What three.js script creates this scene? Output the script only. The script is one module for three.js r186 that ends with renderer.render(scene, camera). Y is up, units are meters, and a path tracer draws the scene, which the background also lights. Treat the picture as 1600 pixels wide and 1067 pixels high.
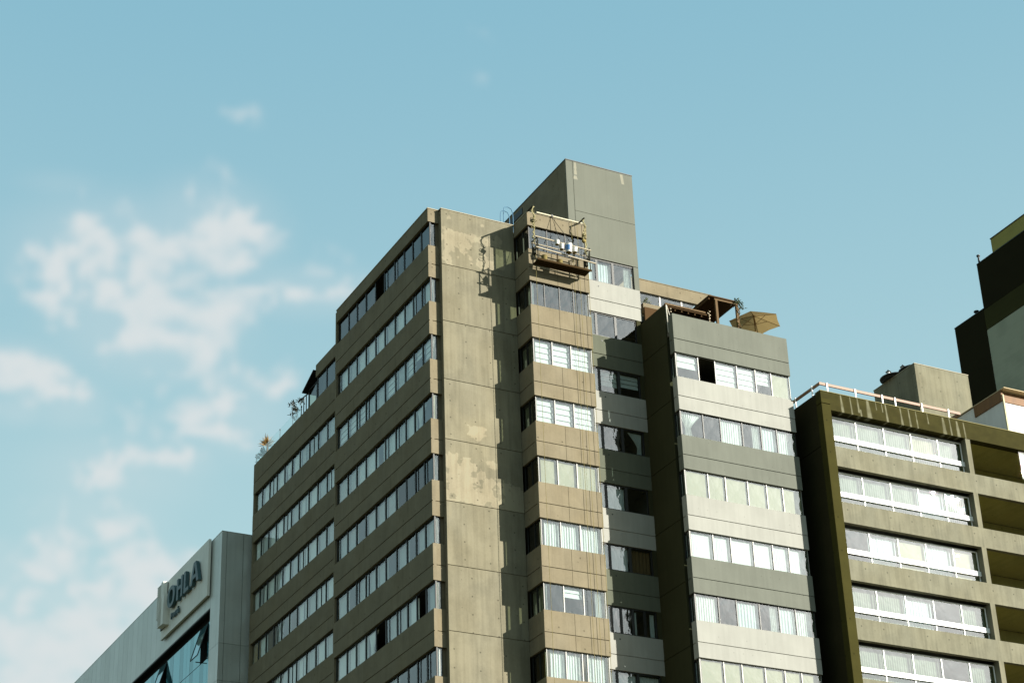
import * as THREE from 'three';
import { mergeGeometries } from 'three/addons/utils/BufferGeometryUtils.js';
import { TextGeometry } from 'three/addons/geometries/TextGeometry.js';
import { FontLoader } from 'three/addons/loaders/FontLoader.js';

// ---------------------------------------------------------------- camera, sky, sun, exposure
const EXPOSURE = 2.45;
const scene = new THREE.Scene();
const renderer = new THREE.WebGLRenderer({ antialias: true });
renderer.setSize(1024, 682);
renderer.toneMapping = THREE.LinearToneMapping;
renderer.toneMappingExposure = EXPOSURE;
renderer.shadowMap.enabled = true;

const camera = new THREE.PerspectiveCamera(19.14, 1024 / 682, 0.5, 4000);
camera.position.set(0, 1.6, 0);
camera.rotation.order = 'YXZ';
camera.rotation.set(0.484899, -0.492753, -0.037541);
camera.updateMatrixWorld();

const D2R = Math.PI / 180;
const SUN_AZ = 42.5 * D2R, SUN_EL = 23 * D2R;            // azimuth from +z towards +x
const sunDir = new THREE.Vector3(Math.sin(SUN_AZ) * Math.cos(SUN_EL), Math.sin(SUN_EL), Math.cos(SUN_AZ) * Math.cos(SUN_EL));
const sun = new THREE.DirectionalLight(new THREE.Color().setRGB(1, 0.95, 0.88), 5);
sun.position.copy(sunDir).multiplyScalar(200).add(new THREE.Vector3(45, 40, -75));
sun.target.position.set(45, 40, -75);
sun.castShadow = true;
Object.assign(sun.shadow.camera, { left: -60, right: 60, top: 60, bottom: -60, near: 1, far: 500 });
sun.shadow.mapSize.set(4096, 4096);
scene.add(sun, sun.target);

// seeded numbers and noise
function rng(seed) { let a = seed >>> 0; return () => { a = (a + 0x6d2b79f5) >>> 0; let t = Math.imul(a ^ (a >>> 15), 1 | a); t = (t + Math.imul(t ^ (t >>> 7), 61 | t)) ^ t; return ((t ^ (t >>> 14)) >>> 0) / 4294967296; }; }
const R = rng(7);
function h2(x, y, s) { let n = Math.imul(x, 374761393) ^ Math.imul(y, 668265263) ^ Math.imul(s, 1442695041); n = Math.imul(n ^ (n >>> 13), 1274126177); return ((n ^ (n >>> 16)) >>> 0) / 4294967296; }
const md = (a, n) => ((a % n) + n) % n;
function vn(x, y, s, px = 0, py = 0) {
  const xi = Math.floor(x), yi = Math.floor(y); let fx = x - xi, fy = y - yi;
  fx = fx * fx * (3 - 2 * fx); fy = fy * fy * (3 - 2 * fy);
  const X0 = px ? md(xi, px) : xi, X1 = px ? md(xi + 1, px) : xi + 1, Y0 = py ? md(yi, py) : yi, Y1 = py ? md(yi + 1, py) : yi + 1;
  const a = h2(X0, Y0, s), b = h2(X1, Y0, s), c = h2(X0, Y1, s), d = h2(X1, Y1, s);
  return a + (b - a) * fx + (c - a) * fy + (a - b - c + d) * fx * fy;
}
function fbm(x, y, oct, s, px = 0, py = 0) { let v = 0, a = 0.5, t = 0; for (let i = 0; i < oct; i++) { v += a * vn(x, y, s + i * 17, px, py); t += a; x *= 2; y *= 2; px *= 2; py *= 2; a *= 0.5; } return v / t; }
const ss = (a, b, x) => { x = Math.min(1, Math.max(0, (x - a) / (b - a))); return x * x * (3 - 2 * x); };

// the sky: clear teal evening blue with thin clouds low in the view's left, warmer round the sun
{
  const W = 2048, H = 1024, d = new Float32Array(W * H * 4), k = 1 / EXPOSURE;
  const blobs = [[15.93, 30.02, 2.5, 1.3], [18.34, 30.69, 1.6, 1.2], [16.65, 28.28, 2.0, 1.3], [21.68, 29.26, 2.35, 0.63], [18.11, 27.27, 1.09, 0.72], [13.76, 31.82, 1.3, 0.4], [14.02, 31.13, 0.6, 0.35], [13.05, 26.81, 1.27, 0.6], [14.48, 25.85, 0.91, 0.72], [12.98, 25.57, 0.72, 0.4], [15.96, 23.98, 2.0, 1.0], [17.67, 24.4, 1.09, 0.54], [15.47, 22.89, 1.63, 1.0], [19.56, 25.71, 1.3, 1.1], [19.13, 26.59, 0.72, 0.72], [13.94, 21.07, 2.17, 0.9], [17.06, 21.54, 1.45, 0.6], [14.45, 19.0, 3.26, 1.8], [16.59, 19.8, 2.17, 1.2], [25.35, 33.23, 0.45, 0.18], [27.07, 36.33, 1.0, 0.3], [19.76, 34.04, 0.9, 0.5], [26.81, 35.09, 0.9, 0.5], [43.31, 35.15, 0.3, 0.22], [42.92, 34.56, 0.4, 0.18], [28.51, 33.97, 0.7, 0.2], [22.11, 34.73, 0.4, 0.2], [13.86, 23.07, 0.5, 0.3], [20.79, 31.94, 0.35, 0.2], [31.31, 33.67, 0.3, 0.15]];
  const str = (i) => (i === 21 || i === 20 || i === 22 ? 0.30 : i >= 19 ? 0.26 : i === 17 || i === 18 ? 1.15 : i === 5 || i === 6 ? 0.6 : i < 3 ? 1.0 : 0.8);
  for (let j = 0; j < H; j++) for (let i = 0; i < W; i++) {
    const el = ((j + 0.5) / H - 0.5) * Math.PI, ph = ((i + 0.5) / W - 0.5) * 2 * Math.PI;
    const x = Math.cos(el) * Math.cos(ph), z = Math.cos(el) * Math.sin(ph), y = Math.sin(el);
    const e = Math.max(0, el / D2R);
    const az = Math.atan2(x, -z) / D2R;
    // clear sky, display-linear
    const t = ss(0, 1, Math.min(1, Math.max(0, (e - 14) / 28)));
    let r = 0.455 + (0.225 - 0.455) * t, g = 0.675 + (0.475 - 0.675) * t, b = 0.715 + (0.605 - 0.715) * t;
    const zen = ss(38, 90, e); r += (0.10 - r) * zen; g += (0.27 - g) * zen; b += (0.40 - b) * zen;
    const hz = Math.exp(-e / 9); r += (0.56 - r) * hz * 0.6; g += (0.68 - g) * hz * 0.6; b += (0.66 - b) * hz * 0.6;
    const fromSun = Math.acos(Math.min(1, Math.max(-1, x * sunDir.x + y * sunDir.y + z * sunDir.z))) / D2R;
    const gl = 3.6 * Math.exp(-Math.pow(fromSun / 10, 1.15)) + 0.15 * Math.exp(-fromSun / 35);
    r += gl * 1.0; g += gl * 0.97; b += gl * 0.9;
    // clouds
    let c = 0;
    if (e > 0) {
      const q = 1 / (y + 0.25), cx = x * q, cz = z * q;
      const wx = (fbm(cx * 9 + 5, cz * 9, 3, 41) - 0.5) * 0.06, wz = (fbm(cx * 9, cz * 9 + 7, 3, 43) - 0.5) * 0.06;
      const n = 0.62 * fbm((cx + wx) * 24 + 3.1, (cz + wz) * 24 - 1.7, 5, 31) + 0.38 * fbm((cx + wx) * 75, (cz + wz) * 75, 4, 83), n2 = fbm(cx * 7, cz * 9, 4, 77);
      if (az > 5 && az < 50 && e > 14 && e < 40) {
        let env = 0;
        for (let m = 0; m < blobs.length; m++) { const B = blobs[m], dx = (az - B[0]) * 0.88 / (B[2] * 1.45), dy = (e - B[1]) / (B[3] * 1.45), q2 = dx * dx + dy * dy; if (q2 < 8) env = Math.max(env, str(m) * Math.exp(-q2 * 0.75)); }
        const th = 0.80 - 0.58 * env;
        c = Math.max(ss(th - 0.02, th + 0.30, n + 0.16 * (fbm(cx * 130 + 40 * wx, cz * 60 + 40 * wz, 3, 61) - 0.5)) * (0.5 + 0.45 * ss(0.3, 0.62, n)), 0.24 * ss(0.25, 0.9, env)) * (env < 0.31 ? 0.6 : 1);
      }
      // the same thin cloud goes on round the rest of the sky, more of it lower down
      const out = (az > 5 && az < 50 && e > 14 && e < 40) ? 0 : 1;
      c = Math.max(c, out * ss(0.44, 0.68, n2 * 0.5 + n * 0.5) * (z > 0 ? 0.75 : 0.22) * ss(4, 14, e) * ss(70, 40, e));
      c = Math.max(c, 0.28 * ss(22, 12, e) * ss(33, 12, az) * (az < 50 && az > -40 ? 1 : 0.6));
    }
    const cr = 0.70 + gl, cg = 0.75 + gl * 0.97, cb = 0.76 + gl * 0.9;
    r += (cr - r) * c; g += (cg - g) * c; b += (cb - b) * c;
    if (y < 0) { r = 0.20; g = 0.19; b = 0.12; }
    const o = (j * W + i) * 4; d[o] = r * k; d[o + 1] = g * k; d[o + 2] = b * k; d[o + 3] = 1;
  }
  const tex = new THREE.DataTexture(d, W, H, THREE.RGBAFormat, THREE.FloatType);
  tex.mapping = THREE.EquirectangularReflectionMapping; tex.magFilter = THREE.LinearFilter; tex.minFilter = THREE.LinearFilter; tex.wrapS = THREE.RepeatWrapping; tex.needsUpdate = true;
  scene.background = tex; scene.environment = tex;
}

// ---------------------------------------------------------------- textures and materials
function tex(w, h, fn, wm, hm, srgb = true) {           // fn(u, v) -> [r, g, b] linear 0..1, wm x hm metres per repeat
  const d = new Uint8Array(w * h * 4);
  const enc = (x) => { x = Math.min(1, Math.max(0, x)); return Math.round(255 * (srgb ? (x <= 0.0031308 ? 12.92 * x : 1.055 * Math.pow(x, 1 / 2.4) - 0.055) : x)); };
  for (let j = 0; j < h; j++) for (let i = 0; i < w; i++) { const c = fn((i + 0.5) / w, (j + 0.5) / h), o = (j * w + i) * 4; d[o] = enc(c[0]); d[o + 1] = enc(c[1]); d[o + 2] = enc(c[2]); d[o + 3] = 255; }
  const t = new THREE.DataTexture(d, w, h, THREE.RGBAFormat, THREE.UnsignedByteType);
  if (srgb) t.colorSpace = THREE.SRGBColorSpace;
  t.wrapS = t.wrapT = THREE.RepeatWrapping; t.magFilter = THREE.LinearFilter; t.minFilter = THREE.LinearMipmapLinearFilter; t.generateMipmaps = true;
  t.repeat.set(1 / wm, 1 / hm); t.needsUpdate = true; return t;
}
const mat = (r, g, b, o = {}) => new THREE.MeshPhysicalMaterial({ color: new THREE.Color().setRGB(r, g, b), roughness: 0.92, specularIntensity: (o.roughness ?? 0.92) > 0.75 ? 0.12 : 0.8, ...o });
// cast concrete: board marks every 0.6 m, tie holes, cloudy stains, rain streaks
const S = 512, T = 4.8;
function concreteAt(u, v, holes, seed, k = 1) {
  const x = u * T, y = v * T;
  let m = 0.73 + 0.36 * fbm(u * 6, v * 6, 5, seed, 6, 6) + 0.26 * k * (fbm(u * 40, v * 2, 4, seed + 5, 40, 2) - 0.5) - 0.10 * k * ss(0.56, 0.72, fbm(u * 14, v * 2, 3, seed + 60, 14, 2)) + 0.10 * (fbm(u * 96, v * 96, 2, seed + 9, 96, 96) - 0.5);
  const bx = Math.abs(md(x + 0.3, 0.6) - 0.3), bd = Math.floor((x + 0.3) / 0.6);
  m *= 1 - 0.07 * ss(0.022, 0.006, Math.abs(md(x, 0.6) < 0.3 ? md(x, 0.6) : 0.6 - md(x, 0.6))) + 0.05 * (h2(bd % 8, 0, seed) - 0.5);
  if (holes) {
    const hx = md(x, 1.2) - 0.75, hy = md(y, 0.8) - 0.4, dd = Math.hypot(hx, hy);
    if (h2(Math.floor(x / 1.2), Math.floor(y / 0.8), seed + 3) < holes) m *= 1 - 0.55 * ss(0.05, 0.02, dd);
    const px = md(x + 0.2, 0.37), py = md(y, 0.41), rr = h2(Math.floor((x + 0.2) / 0.37), Math.floor(y / 0.41), seed + 8);
    if (rr < 0.06) m *= 1 - 0.4 * ss(0.035, 0.01, Math.hypot(px - 0.18, py - 0.2));
  }
  const wv = fbm(u * 3, v * 3, 3, seed + 40, 3, 3) - 0.5;
  return [m * (1 + 0.05 * wv), m, m * (1 - 0.10 * wv)];
}
const concTex = tex(S, S, (u, v) => concreteAt(u, v, 0.35, 11, 0.45), T, T);
const holeTex = tex(S, S, (u, v) => concreteAt(u, v, 0.9, 23), T, T);
const concBump = tex(256, 256, (u, v) => { const m = 0.5 + 0.5 * (fbm(u * 60, v * 60, 3, 3, 60, 60) - 0.5) + 0.3 * (fbm(u * 8, v * 8, 3, 4, 8, 8) - 0.5); return [m, m, m]; }, 4.8, 4.8, false);
const paintTex = tex(S, S, (u, v) => { const m = 0.84 + 0.20 * fbm(u * 5, v * 5, 4, 51, 5, 5) + 0.13 * (fbm(u * 50, v * 2, 4, 52, 50, 2) - 0.5); const x = u * T, y = v * T; const rr = h2(Math.floor(x / 0.48), Math.floor(y / 0.6), 5); const sp = rr < 0.3 ? 1 - 0.3 * ss(0.03, 0.012, Math.hypot(md(x, 0.48) - 0.2, md(y, 0.6) - 0.3)) : 1; return [m * sp, m * sp, m * sp]; }, T, T);
const BEIGE = [0.190, 0.161, 0.103];
const wavy = tex(128, 128, (u, v) => { const m = fbm(u * 3, v * 3, 3, 205, 3, 3); return [m, m, m]; }, 1, 1, false);
const M = {
  concrete: mat(...BEIGE, { map: concTex, bumpMap: concBump, bumpScale: 0.004 }),
  panel: mat(0.184, 0.168, 0.113, { map: holeTex, bumpMap: concBump, bumpScale: 0.004 }),
  dark: mat(0.038, 0.038, 0.018, { map: paintTex }),
  grey: mat(0.132, 0.139, 0.112, { map: paintTex, bumpMap: concBump, bumpScale: 0.003 }),
  greyDark: mat(0.10, 0.108, 0.078, { map: paintTex, bumpMap: concBump, bumpScale: 0.003 }),
  white: mat(0.285, 0.285, 0.248, { map: paintTex, bumpMap: concBump, bumpScale: 0.003 }),
  rbConcrete: mat(0.176, 0.168, 0.115, { map: holeTex, bumpMap: concBump, bumpScale: 0.004 }),
  frameDark: mat(0.02, 0.021, 0.018, { roughness: 0.45, metalness: 0.5 }),
  frameAlu: mat(0.17, 0.17, 0.15, { roughness: 0.5, metalness: 0.3 }),
  frameWhite: mat(0.82, 0.81, 0.78, { roughness: 0.5 }),
  interior: mat(0.11, 0.105, 0.085),
  roofing: mat(0.12, 0.11, 0.09),
  coping: mat(0.24, 0.215, 0.14, { roughness: 0.7 }),
  glass: new THREE.MeshPhysicalMaterial({ color: new THREE.Color().setRGB(0.82, 0.92, 0.92), roughness: 0.0, transmission: 1, thickness: 0, ior: 2.35, bumpMap: wavy, bumpScale: 0.008, side: THREE.DoubleSide }),
  glassDark: new THREE.MeshPhysicalMaterial({ color: new THREE.Color().setRGB(0.45, 0.48, 0.36), roughness: 0.0, transmission: 1, thickness: 0, ior: 1.8, side: THREE.DoubleSide }),
  cloth: mat(0.47, 0.465, 0.42, { side: THREE.DoubleSide, roughness: 1 }),
  clothPale: mat(0.84, 0.81, 0.73, { side: THREE.DoubleSide, roughness: 1 }),
  sheerPale: new THREE.MeshPhysicalMaterial({ color: new THREE.Color().setRGB(0.76, 0.74, 0.66), roughness: 1, specularIntensity: 0.1, transmission: 0.3, thickness: 0, side: THREE.DoubleSide }),
  clothCream: mat(0.27, 0.235, 0.15, { side: THREE.DoubleSide, roughness: 1 }),
  clothGreen: mat(0.155, 0.168, 0.118, { side: THREE.DoubleSide, roughness: 1 }),
  clothGold: mat(0.30, 0.17, 0.025, { side: THREE.DoubleSide, roughness: 1 }),
  clothBrown: mat(0.12, 0.07, 0.03, { side: THREE.DoubleSide, roughness: 1 }),
  sheer: new THREE.MeshPhysicalMaterial({ color: new THREE.Color().setRGB(0.55, 0.57, 0.54), roughness: 1, transmission: 0.35, thickness: 0, side: THREE.DoubleSide }),
};

// ---------------------------------------------------------------- building helpers
const names = {};
const numbered = (n) => { const k = names[n] = (names[n] ?? -1) + 1; return k ? n + '_' + String(k).padStart(3, '0') : n; };
class Thing {
  constructor(name, label, category, base, group) {
    this.root = new THREE.Group(); this.root.name = numbered(name); this.base = base; this.root.position.set(...base);
    this.root.userData = { label, category }; if (group) this.root.userData.group = group;
    scene.add(this.root);
  }
  add(name, geos, material, parent = this.root, extra) {
    const list = (Array.isArray(geos) ? geos : [geos]).map((g) => (g.index ? g.toNonIndexed() : g));
    for (const g of list) for (const a of Object.keys(g.attributes)) if (!['position', 'normal', 'uv'].includes(a)) g.deleteAttribute(a);
    const g = list.length > 1 ? mergeGeometries(list) : list[0].clone();
    g.translate(-this.base[0], -this.base[1], -this.base[2]);
    const m = new THREE.Mesh(g, material); m.name = name; m.castShadow = m.receiveShadow = true;
    if (extra) Object.assign(m.userData, extra);
    parent.add(m); return m;
  }
}
const sorted = (a, b) => (a < b ? [a, b] : [b, a]);
function box(x0, x1, y0, y1, z0, z1, ou = 0, ov = 0) {
  [x0, x1] = sorted(x0, x1); [y0, y1] = sorted(y0, y1); [z0, z1] = sorted(z0, z1);
  const g = new THREE.BoxGeometry(x1 - x0, y1 - y0, z1 - z0); g.translate((x0 + x1) / 2, (y0 + y1) / 2, (z0 + z1) / 2);
  const p = g.attributes.position, n = g.attributes.normal, uv = g.attributes.uv;
  for (let i = 0; i < p.count; i++) {
    const ax = Math.abs(n.getX(i)) > 0.5 ? 0 : Math.abs(n.getY(i)) > 0.5 ? 1 : 2;
    uv.setXY(i, (ax === 0 ? p.getZ(i) : p.getX(i)) + ou, (ax === 1 ? p.getZ(i) : p.getY(i)) + ov);
  }
  return g;
}
// a facade frame: axis 'z' faces +z and runs along x; axis 'x' faces -x and runs along z
const FZ = (z) => ({ P: (s, y, d) => [s, y, z + d], B: (s0, s1, y0, y1, d0, d1, ou, ov) => box(s0, s1, y0, y1, z + d0, z + d1, ou, ov) });
const FX = (x) => ({ P: (s, y, d) => [x - d, y, s], B: (s0, s1, y0, y1, d0, d1, ou, ov) => box(x - d0, x - d1, y0, y1, s0, s1, ou, ov) });
function quad(a, b, c, d) {                               // counter-clockwise seen from outside
  const g = new THREE.BufferGeometry();
  g.setAttribute('position', new THREE.Float32BufferAttribute([...a, ...b, ...c, ...a, ...c, ...d], 3));
  g.setAttribute('uv', new THREE.Float32BufferAttribute([0, 0, 1, 0, 1, 1, 0, 0, 1, 1, 0, 1], 2));
  g.computeVertexNormals(); return g;
}
function cloth(F, s0, s1, y0, y1, d, amp, waves, seed, gather = 0, drop = 0) {
  const nx = Math.max(4, Math.min(40, Math.round(waves * 5))), ny = gather ? 8 : 1, pos = [], uv = [], idx = [];
  for (let j = 0; j <= ny; j++) for (let i = 0; i <= nx; i++) {
    const u = i / nx, v = j / ny;
    let s = s0 + (s1 - s0) * u;
    if (gather) { const k = v > 0.36 ? 0.26 + 0.74 * Math.pow((v - 0.36) / 0.64, 1.25) : 0.26 + 0.10 * (1 - v / 0.36), o = 0.3 * (1 - k); s = gather > 0 ? s0 + (s1 - s0) * (u * k + o) : s1 - (s1 - s0) * ((1 - u) * k + o * 0.3); }
    const dd = d + amp * Math.sin(u * waves * Math.PI * 2 + seed) + amp * 0.7 * (vn(u * waves * 1.7, seed, 9) - 0.5);
    const p = F.P(s, y0 + (y1 - y0) * v, dd); pos.push(...p); uv.push(s, y0 + (y1 - y0) * v);
  }
  for (let j = 0; j < ny; j++) for (let i = 0; i < nx; i++) { const a = j * (nx + 1) + i, b = a + 1, c = a + nx + 1, e = c + 1; idx.push(a, b, e, a, e, c); }
  const g = new THREE.BufferGeometry(); g.setAttribute('position', new THREE.Float32BufferAttribute(pos, 3)); g.setAttribute('uv', new THREE.Float32BufferAttribute(uv, 2)); g.setIndex(idx); g.computeVertexNormals(); return g.toNonIndexed();
}
function roman(F, s0, s1, y0, y1, d) {                      // blind that hangs in flat horizontal folds
  const gs = []; const n = Math.max(2, Math.round((y1 - y0) / 0.26)), h = (y1 - y0) / n;
  for (let i = 0; i < n; i++) gs.push(quad(F.P(s0, y0 + i * h, d + 0.035), F.P(s1, y0 + i * h, d + 0.035), F.P(s1, y0 + (i + 1) * h, d), F.P(s0, y0 + (i + 1) * h, d)));
  return gs;
}
// one window: frame bars (the part), its pane and its curtain (sub-parts)
function makeWindow(t, F, s0, s1, y0, y1, d, code, fm, o = {}) {
  const f = o.frame ?? 0.045, dep = 0.06, seed = R() * 10;
  const bars = [F.B(s0, s1, y0, y0 + f, d - dep, d), F.B(s0, s1, y1 - f, y1, d - dep, d), F.B(s0, s0 + f, y0 + f, y1 - f, d - dep, d), F.B(s1 - f, s1, y0 + f, y1 - f, d - dep, d)];
  if (o.split) bars.push(F.B(s0 + (s1 - s0) * o.split - 0.02, s0 + (s1 - s0) * o.split + 0.02, y0 + f, y1 - f, d - dep, d - 0.01));
  const w = t.add('window', bars, fm);
  const a = s0 + f, b = s1 - f, lo = y0 + f, hi = y1 - f, g = d - 0.03, cd = d - (o.back ?? 0.16), wd = b - a;
  const j = () => (R() - 0.5) * 0.012;
  if (code !== 'o') t.add('pane', quad(F.P(a, lo, g + j()), F.P(b, lo, g + j()), F.P(b, hi, g + j()), F.P(a, hi, g + j())), o.glass ?? M.glass, w);
  const C = (geos, m) => t.add('curtain', geos, m, w);
  const wv = Math.max(3, wd * 8);
  const cl = o.cloth ?? M.cloth;
  switch (code) {
    case 'f': C(cloth(F, a, b, lo, hi - 0.03, cd, 0.025, wv, seed), cl); break;
    case 's': C(cloth(F, a, b, lo, hi - 0.05, cd, 0.02, wv * 0.8, seed), o.sheer ?? M.sheer); break;
    case 'v': C(cloth(F, a, b, lo, hi - 0.04, cd, 0.012, wd * 13, seed), cl); break;
    case 'c': C(cloth(F, a, b, lo, hi - 0.02, cd + 0.05, 0.006, 1.2, seed), M.clothCream); break;
    case 'r': C(roman(F, a + 0.02, b - 0.02, lo + 0.03, hi - 0.03, cd), M.sheer2 ?? cl); break;
    case 'h': C(roman(F, a + 0.01, b - 0.01, lo + (hi - lo) * (0.3 + 0.35 * R()), hi - 0.02, cd), cl); break;
    case 'l': C(cloth(F, a, a + wd * 0.4, lo, hi - 0.03, cd, 0.03, wv * 0.6, seed), cl); break;
    case 'k': C(cloth(F, b - wd * 0.42, b, lo, hi - 0.03, cd, 0.03, wv * 0.6, seed), cl); break;
    case 't': C(cloth(F, a, b, lo, hi - 0.03, cd, 0.03, wv, seed, 1), cl); break;
    case 'u': C(cloth(F, a + wd * 0.3, b, lo, hi - 0.03, cd, 0.03, wv, seed, -1), cl); break;
    case 'g': C(cloth(F, a, b, lo, hi - 0.03, cd, 0.03, wv * 0.7, seed), M.clothGold); break;
    case 'b': C(cloth(F, a, b, lo, hi - 0.03, cd, 0.03, wv * 0.7, seed), M.clothBrown); break;
  }
  return w;
}
function windowRow(t, F, cuts, codes, y0, y1, d, fm, o = {}) { for (let i = 0; i + 1 < cuts.length; i++) makeWindow(t, F, cuts[i], cuts[i + 1], y0, y1, d, codes[i % codes.length], fm, typeof o === 'function' ? o(i) : o); }
// a storey band: backing strip with two facing panels and an open joint between them
function band(t, F, s0, s1, y0, yj, y1, m, th = 0.16, cutsU = []) {
  const G = 0.02, ou = Math.round(R() * 8) * 0.6, ov = R() * 4;
  const sp = t.add('spandrel', F.B(s0, s1, y0 + 0.002, y1 - 0.002, -th, -0.03, ou, ov), M.dark2 ?? m);
  const edges = [s0, ...cutsU, s1];
  for (let i = 0; i + 1 < edges.length; i++) {
    const a = edges[i] + (i ? 0.008 : 0), b = edges[i + 1] - (i + 2 < edges.length ? 0.008 : 0);
    t.add('panel', F.B(a, b, yj + G, y1, -0.03, 0, ou, ov), m, sp);
    t.add('panel', F.B(a, b, y0, yj - G, -0.03, 0, ou + 1.2, ov), m, sp);
  }
  return sp;
}
const J = (k) => 47.37 - 2.9 * k, BOT = 0.68, TOP = 0.97;   // band k runs from J(k)-BOT to J(k)+TOP
const rowY = (r) => [J(r) + TOP, J(r - 1) - BOT];            // window row r sits on band r
function tube(pts, r, seg = 6) { const c = new THREE.CatmullRomCurve3(pts.map((p) => new THREE.Vector3(...p)), false, 'centripetal'); return new THREE.TubeGeometry(c, Math.max(1, (pts.length - 1) * (pts.length > 2 ? 4 : 1)), r, seg, false); }
function rod(a, b, r, seg = 8) { const v = new THREE.Vector3(...b).sub(new THREE.Vector3(...a)), g = new THREE.CylinderGeometry(r, r, v.length(), seg); g.applyQuaternion(new THREE.Quaternion().setFromUnitVectors(new THREE.Vector3(0, 1, 0), v.clone().normalize())); g.translate((a[0] + b[0]) / 2, (a[1] + b[1]) / 2, (a[2] + b[2]) / 2); return g; }

// ---------------------------------------------------------------- ground
{
  const gt = tex(256, 256, (u, v) => { const m = 0.8 + 0.3 * fbm(u * 8, v * 8, 5, 91, 8, 8); return [m, m, m]; }, 40, 40);
  const g = new THREE.PlaneGeometry(3000, 3000, 1, 1); g.rotateX(-Math.PI / 2); const uv = g.attributes.uv; for (let i = 0; i < 4; i++) uv.setXY(i, uv.getX(i) * 3000, uv.getY(i) * 3000);
  const m = new THREE.Mesh(g, mat(0.065, 0.058, 0.026, { map: gt, roughness: 0.95 })); m.name = 'ground'; m.receiveShadow = true; m.userData = { kind: 'structure', label: 'dry open ground around the buildings', category: 'ground' };
  scene.add(m);
}

// ---------------------------------------------------------------- the tall apartment building
const A = new Thing('apartment_building', 'tall concrete apartment building with banded storeys, a projecting bay and a grey painted core tower', 'building', [44, 0, -80]);
{
  const sideX = 34.17, zc = -71.33, zp = -71.1, zBay = -69.74, zRec = -71.15, xW = 35.68, zRW = -68.42;
  const side = FX(sideX), wing = FX(xW), front = FZ(zp), corner = FZ(zc), bay = FZ(zBay), bayS = FX(38.47), rec = FZ(zRec), rw = FZ(zRW), rwS = FX(45.11);
  const NB = 9;
  // floor slabs, inner core and partitions
  for (let k = 0; k < NB; k++) {
    A.add('floor_slab', [box(34.4, 51.2, J(k) - 0.5, J(k) - 0.22, -82, -71.4), box(35.9, 51.2, J(k) - 0.5, J(k) - 0.22, -97.1, -82.01), box(38.65, 41.45, J(k) - 0.5, J(k) - 0.22, -71.4, -69.95), ...(k ? [box(45.3, 51.2, J(k) - 0.5, J(k) - 0.22, -71.4, -68.65)] : [])], M.interior);
  }
  A.add('core_wall', [box(38.8, 50, 0, 50, -96, -75.2), box(38.3, 38.46, 23, 50.2, -75.2, -71.3), box(41.62, 41.78, 23, 50.2, -75.2, -71.36), box(45.14, 45.3, 23, 45, -75.2, -71.2), box(34.5, 38.3, 23, 50.2, -76.9, -76.8), box(35.9, 38.8, 23, 48.2, -90.1, -90.0), box(48.4, 48.5, 23, 43.7, -75.2, -68.8)], M.interior);
  A.add('lower_wall', [box(34.18, 38.46, 0, J(8) - BOT - 0.01, -82, -71.34), box(35.69, 51, 0, J(8) - BOT - 0.01, -97.3, -82.01), box(38.46, 51, 0, J(8) - BOT - 0.01, -82, -71.16), box(38.48, 41.59, 0, J(8) - BOT - 0.01, -71.159, -69.75), box(45.12, 51.41, 0, J(8) - BOT - 0.01, -71.159, -68.43)], M.concrete);
  // side facade towards the left
  const sideCuts = [-81.95, -80.72, -79.68, -78.6, -77.46, -76.4, -75.24, -74.16, -73.22, -72.28, -71.36];
  const sideCodes = ['nnnnonnnnn', 'fsfffsfsnf', 'rrrssrsrhr', 'ssffkfsftn', 'ssnsssnnnn', 'snsssnsnss', 'ffftossvos', 'fffsfsnnnk', 'ffsfsfnsff'];
  for (let k = 0; k < NB; k++) {
    band(A, side, -82.0, zc, J(k) - BOT, J(k), J(k) + TOP, M.concrete);
    band(A, corner, sideX + 0.16, 34.735, J(k) - BOT, J(k), J(k) + TOP, M.concrete);
    const [y0, y1] = rowY(k);
    windowRow(A, side, sideCuts, sideCodes[k], y0, y1, -0.1, M.frameDark, (i) => ({ cloth: M.clothPale, sheer: M.sheerPale, glass: k === 0 || (k === 4 && i > 5) ? M.glassDark : M.glass, split: [3, 7].includes((i * 5 + k * 3) % 9) ? 0.3 : 0 }));
    // corner return window beside the blank wall
    makeWindow(A, FZ(zc - 0.06), sideX + 0.11, 34.56, y0, y1, 0, k === 0 ? 'n' : k % 3 ? 'f' : 'c', M.frameDark, { frame: 0.025, back: 0.1 });
    A.add('corner_pier', box(34.56, 34.735, y0, y1, zc - 0.5, zc - 0.16), M.concrete);
  }
  A.add('parapet', [side.B(-82.0, zc, 49.59, 50.27, -0.16, 0), corner.B(sideX + 0.16, 34.735, 49.59, 50.27, -0.16, 0)], M.concrete);
  A.add('coping', [box(sideX - 0.02, sideX + 0.2, 50.27, 50.31, -82.02, zc + 0.02), box(sideX + 0.2, 34.735, 50.27, 50.31, zc - 0.2, zc + 0.02)], M.coping);
  A.add('end_wall', box(sideX + 0.01, 35.68, 23, 50.2, -82.14, -82.0), M.concrete);
  // the long wing further left
  const wingCuts = [-97.25, -96.2, -95.1, -94.0, -92.9, -91.82, -90.73, -89.4, -88.2, -86.96, -85.85, -84.6, -83.4, -82.15];
  const wingCodes = ['', 'sffftfssssnnn', 'fsffvsffsfnnn', 'sffsfsffssnnn', 'gfbskbfsffnnn', 'sfsfsffsfsnnn', 'fsfsfnfsfsnnn', 'sffsfsfnfsnnn', 'fsfsfsffsfnnn'];
  for (let k = 0; k < NB; k++) {
    band(A, wing, -97.35, -82.14, J(k) - BOT, J(k), k ? J(k) + TOP : 48.5, M.concrete);
    if (k) windowRow(A, wing, wingCuts, wingCodes[k], ...rowY(k), -0.1, M.frameDark, (i) => ({ cloth: M.clothPale, sheer: M.sheerPale, split: (i * 7 + k) % 5 === 0 ? 0.5 : 0 }));
  }
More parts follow.
